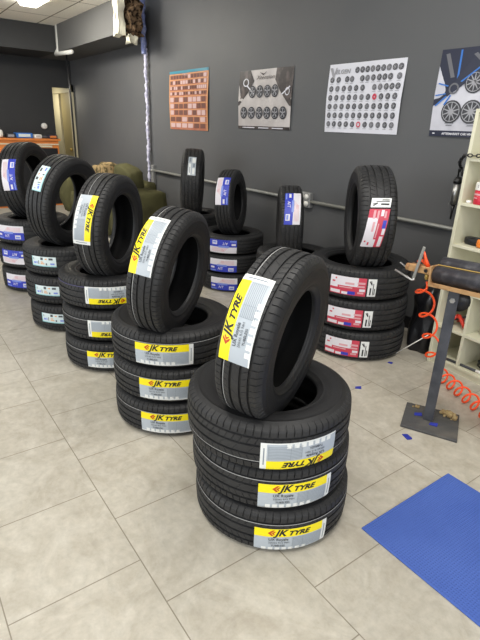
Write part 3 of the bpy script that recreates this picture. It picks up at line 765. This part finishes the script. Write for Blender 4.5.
# black bin bag between the right stack and the shelf
t = empty('rubbish_bag', (-1.87, 3.14, 0), 'tall black plastic bag slumped between the red-labelled stack and the shelf', 'bag')
bm = bmesh.new(); rings = []
for i in range(15):
    z = .003+.50*i/14; row = []
    for k in range(36):
        a = 2*PI*k/36; r0 = .115*(1+.10*math.sin(i*.6)) * (1 if i < 12 else 1-.2*(i-11))
        rr = r0*(1+.16*noise.noise(Vector((math.cos(a)*2.2, math.sin(a)*2.2, z*5)))+.05*math.sin(9*a))
        row.append(bm.verts.new((rr*1.1*math.cos(a), rr*1.25*math.sin(a), z)))
    rings.append(row)
for a, b in zip(rings, rings[1:]):
    for k in range(36): bm.faces.new((a[k], a[(k+1) % 36], b[(k+1) % 36], b[k]))
bm.faces.new(rings[0]); bm.faces.new(rings[-1])
obj('bag_body', bm, 'bag', t, True)
obj('tied_neck', tubes(([(0, 0, .495), (.0, .0, .52), (.02, -.01, .545)], [.045, .022, .04])), 'bag', t, True)

# white wand on the floor
t = empty('plastic_wand', (-1.973, 2.97, 0), 'thin white rod leaning from the floor towards the shelf side', 'rod')
t.location = (-1.91, 2.84, 0)
obj('shaft', tubes(([(0, 0, .006), (.175, .085, .20)], .0038)), 'white', t, True)
obj('tip', tubes(([(-.02, -.01, .008), (.01, .005, .016)], .007)), 'white', t, True)

# ------------------------------------------------------------------ stand with rollers
PX, PY = -1.247, 2.262
t = empty('workshop_stand', (PX, PY, 0), 'dark steel post stand carrying a tan tray of black rollers', 'stand')
A0, A1, A2, A3 = Vector((-1.297, 2.081)), Vector((-1.035, 2.209)), Vector((-1.174, 2.458)), Vector((-1.429, 2.319))
bm = bmesh.new(); lo = [bm.verts.new((p.x-PX, p.y-PY, 0)) for p in (A0, A1, A2, A3)]; hi = [bm.verts.new((p.x-PX, p.y-PY, .014)) for p in (A0, A1, A2, A3)]
bm.faces.new(lo); bm.faces.new(hi)
for i in range(4): bm.faces.new((lo[i], lo[(i+1) % 4], hi[(i+1) % 4], hi[i]))
obj('base_plate', bm, 'plate', t, bevel=.003)
RZ = Matrix.Rotation(R_(26), 4, 'Z')
bm = bmesh.new(); box(bm, -.026, .026, -.02, .02, .0145, .775, RZ); obj('post', bm, 'steel_dark', t, bevel=.003)
bm = bmesh.new(); lathe(bm, [(.0, 0), (.055, 0), (.055, .012), (.0, .012)], 28)
o = obj('pivot_disc', bm, 'blackplastic', t, True); o.location = (.012, .04, .715); o.rotation_euler = (PI/2, 0, R_(26))
bm = bmesh.new(); lathe(bm, [(.0, 0), (.014, 0), (.014, .006), (.009, .006), (.009, .016), (.0, .016)], 6)
o = obj('bolt', bm, 'chrome', t); o.location = (.009, -.02, .725); o.rotation_euler = (PI/2, 0, R_(26))
TR = Matrix.Translation((-.117, -.055, .772)) @ Matrix.Rotation(R_(-3.5), 4, 'Y')   # tray frame: x along the rollers
def trobj(name, bm, m, **k):
    for v in bm.verts: v.co = TR @ v.co
    return obj(name, bm, m, t, **k)
trobj('tray', boxes((0, .62, 0, .15, 0, .008), (0, .62, -.001, .004, .0, .022), (0, .62, .146, .15, 0, .06), (-.004, .004, 0, .15, 0, .105), (.616, .622, 0, .15, 0, .1)), 'tan_metal', bevel=.001)
bm = bmesh.new(); tube(bm, [(.006, .050, .058), (.614, .050, .058)], .043, 28); trobj('roller', bm, 'black_cyl', smooth=True)
bm = bmesh.new(); tube(bm, [(.006, .108, .098), (.614, .108, .098)], .043, 28); trobj('roller', bm, 'black_cyl', smooth=True)
bm = bmesh.new(); tube(bm, [(.0, .068, .1035), (.62, .068, .1035)], .004, 8); trobj('tie_rod', bm, 'brass')
bm = bmesh.new(); box(bm, -.145, -.005, .02, .062, .052, .092); trobj('clamp_block', bm, 'tan_metal', bevel=.005)
bm = bmesh.new(); tube(bm, [(-.145, .041, .07), (-.165, .041, .07)], .02, 14); trobj('clamp_nose', bm, 'tan_metal', smooth=True)
bm = bmesh.new(); tube(bm, [(-.035, .018, .072), (-.035, .012, .072)], .009, 12); trobj('set_screw', bm, 'blackplastic')
bm = bmesh.new(); box(bm, -.008, .008, -.004, .004, -.02, .17); 
for v in bm.verts: v.co = Matrix.Translation((-.095, .008, .03)) @ Matrix.Rotation(R_(14), 4, 'Y') @ v.co
trobj('lever', bm, 'alu', bevel=.003)
bm = bmesh.new(); tube(bm, [(-.085, .0, .02), (-.10, .0, .012), (-.13, .0, .022), (-.21, .0, .047)], .006, 8); trobj('hook', bm, 'chrome', smooth=True)
bm = bmesh.new(); tube(bm, [(-.13, .045, .055), (-.16, .045, .055), (-.215, .045, .082)], .005, 8); trobj('hook', bm, 'chrome', smooth=True)
bm = bmesh.new(); tube(bm, [(-.04, .04, .051), (-.04, .04, .02)], [.012, .009], 12); trobj('hose_fitting', bm, 'brass', smooth=True)

# coiled orange air hose
P = []
def seg_coil(p0, p1, r, turns, n, ax1, ax2, ph=0, r1=None):
    p0, p1 = Vector(p0), Vector(p1); out = []
    for i in range(n):
        s = i/n; a = 2*PI*turns*s + ph; rr = r if r1 is None else r+(r1-r)*s
        out.append(p0.lerp(p1, s) + rr*(math.cos(a)*ax1 + math.sin(a)*ax2))
    return out
tip = Vector((PX-.117-.04, PY-.055+.04, .79))
d1 = (Vector((-1.565, 2.80, .05))-tip).normalized(); e1 = Vector((1, 0, 0)); e1 = (e1-d1*e1.dot(d1)).normalized(); f1_ = d1.cross(e1)
P.append(tip)
P += seg_coil(tip+Vector((-.03, .02, -.025)), (-1.575, 2.80, .06), .044, 4.0, 130, e1, f1_, .4, .046)
d2 = Vector((.43, -.20, 0)).normalized(); e2 = Vector((0, 0, 1)); f2_ = Vector((-d2.y, d2.x, 0))
P += seg_coil((-1.545, 2.775, .047), (-1.03, 2.53, .047), .040, 7, 180, e2, f2_, 2.2)
P += seg_coil((-1.03, 2.53, .047), (-.62, 2.50, .047), .038, 8, 180, e2, f2_, 2.2)
Q = []
for i in range(len(P)):
    a = P[max(0, i-1)]; b = P[i]; c = P[min(len(P)-1, i+1)]; q = (a+b*2+c)/4; q = Vector(q); q.z = max(q.z, .0075); Q.append(q)
t = empty('air_hose', (-1.40, 2.26, 0), 'bright orange coiled air hose hanging from the stand and trailing on the floor', 'hose')
o = obj('coil', tubes(([q - t.location for q in Q], .0062)), 'hose', t, True)
o = obj('connector_sleeve', tubes(([Vector((-1.400, 2.24, .855))-t.location, Vector((-1.425, 2.235, .90))-t.location, Vector((-1.44, 2.235, .935))-t.location], [.012, .008, .005]),
    ([Vector((-1.405, 2.24, .865))-t.location, Vector((-1.46, 2.25, .885))-t.location, Vector((-1.475, 2.25, .87))-t.location], .008)), 'hose', t, True)

# ------------------------------------------------------------------ small things on the floor
bm = bmesh.new(); box(bm, -.918, .15, 1.332, 1.945, .0, .007); o = obj('floor_mat', bm, 'bluemat', bevel=.003)
tag(o, 'bright blue ribbed mat lying on the tiled floor', 'mat')
def chip(x, y, s, rz, lab, z=0):
    bm = bmesh.new(); c = [(-s, -s*.5), (s*.9, -s*.6), (s, s*.45), (-s*.75, s*.6)]
    a = [bm.verts.new((px, py, 0.0005)) for px, py in c]; b = [bm.verts.new((px, py, .004+(.006 if i == 2 else 0))) for i, (px, py) in enumerate(c)]
    bm.faces.new(a); bm.faces.new(b)
    for i in range(4): bm.faces.new((a[i], a[(i+1) % 4], b[(i+1) % 4], b[i]))
    o = obj('tape_scrap', bm, 'blue_tape'); o.location = (x, y, z); o.rotation_euler = (0, 0, rz)
    return tag(o, lab, 'tape scrap', 'scraps of blue tape')
chip(-1.837, 2.681, .016, .2, 'tiny blue tape scrap on the floor behind, near the red-labelled stack')
chip(-1.716, 2.213, .020, .9, 'blue tape scrap on the floor left of the steel base plate')
chip(-1.215, 2.032, .026, -.3, 'largest blue tape scrap on the floor just in front of the base plate')
chip(-1.305, 2.25, .022, .8, 'blue tape scrap on the base plate, left of the post foot', .0145)
chip(-1.195, 2.235, .022, .5, 'blue tape scrap on the base plate, right of the post foot', .0145)
bm = bmesh.new()
for i in range(46):
    a = rnd.random()*2*PI; r = rnd.random()**.7; s = rnd.uniform(.005, .014)
    res = bmesh.ops.create_icosphere(bm, subdivisions=1, radius=s, matrix=Matrix.Translation((.05*r*math.cos(a), .032*r*math.sin(a), s*.6+.012*(1-r))))
o = obj('crumbs', bm, 'rubble'); o.location = (-1.20, 2.39, .0145); o['kind'] = 'stuff'; tag(o, 'heap of tan crumbs on the steel base plate', 'debris')
bm = bmesh.new()
for i in range(10):
    a = rnd.random()*2*PI; r = rnd.random(); s = rnd.uniform(.004, .009)
    bmesh.ops.create_icosphere(bm, subdivisions=1, radius=s, matrix=Matrix.Translation((.022*r*math.cos(a), .018*r*math.sin(a), s*.7)))
o = obj('crumbs', bm, 'rubble'); o.location = (-1.36, 2.31, .0145); o['kind'] = 'stuff'; tag(o, 'few tan crumbs at the rear left corner of the base plate', 'debris')

# ------------------------------------------------------------------ light
w = bpy.data.worlds.new('World'); bpy.context.scene.world = w; w.use_nodes = True
bg = w.node_tree.nodes['Background']; bg.inputs['Color'].default_value = (.9, .95, 1, 1); bg.inputs['Strength'].default_value = .85
def area(name, loc, target, sx, sy, e, col):
    l = bpy.data.lights.new(name, 'AREA'); l.shape = 'RECTANGLE'; l.size = sx; l.size_y = sy; l.energy = e; l.color = col
    o = bpy.data.objects.new(name, l); COL.objects.link(o); o.location = loc
    o.rotation_euler = (Vector(target)-Vector(loc)).to_track_quat('-Z', 'Y').to_euler()
    return o
area('window_light', (-3.5, -4.3, 1.7), (-3.0, 2, .6), 7.0, 2.4, 138, (.93, .97, 1))
area('window_light', (2.8, 0.2, 1.8), (-3, 1.6, .6), 4.0, 2.4, 76, (.95, .97, 1))
for x, y, e in ((-3.2, 0.3, 34), (-1.0, 1.7, 46), (-.6, -.4, 45), (-8.6, .8, 34)):
    area('ceiling_lamp', (x, y, 2.85 if x < -6.6 else 3.3), (x, y, 0), 1.2, .5, e, (1, .97, .92))

area('ceiling_lamp', (-6.9, 1.8, 2.86), (-7.1, 3.2, 1.6), 1.3, .3, 80, (1, .96, .87))
area('door_fill_light', (-11.0, 2.75, 1.95), (-11.0, 3.3, 1.2), .4, .3, 10, (1, .93, .75))  # unseen warm fill light added to brighten the far door

# ------------------------------------------------------------------ camera
yaw, pit, roll = R_(-53.5225), R_(21.6557), R_(-2.2144)
f = Vector((math.sin(yaw)*math.cos(pit), math.cos(yaw)*math.cos(pit), -math.sin(pit)))
r = Vector((math.cos(yaw), -math.sin(yaw), 0)); dn = f.cross(r)
c, s = math.cos(roll), math.sin(roll)
r2 = c*r + s*dn; d2 = -s*r + c*dn
cam = bpy.data.cameras.new('camera'); co = bpy.data.objects.new('camera', cam); COL.objects.link(co)
mw = Matrix((r2, -d2, -f)).transposed().to_4x4(); mw.translation = (0, 0, 1.5); co.matrix_world = mw
cam.sensor_fit = 'AUTO'; cam.sensor_width = 36; cam.lens = 485.65/640*36; cam.clip_start = .05
bpy.context.scene.camera = co
sc = bpy.context.scene
sc.view_settings.view_transform = 'Standard'; sc.view_settings.look = 'None'; sc.view_settings.exposure = 0
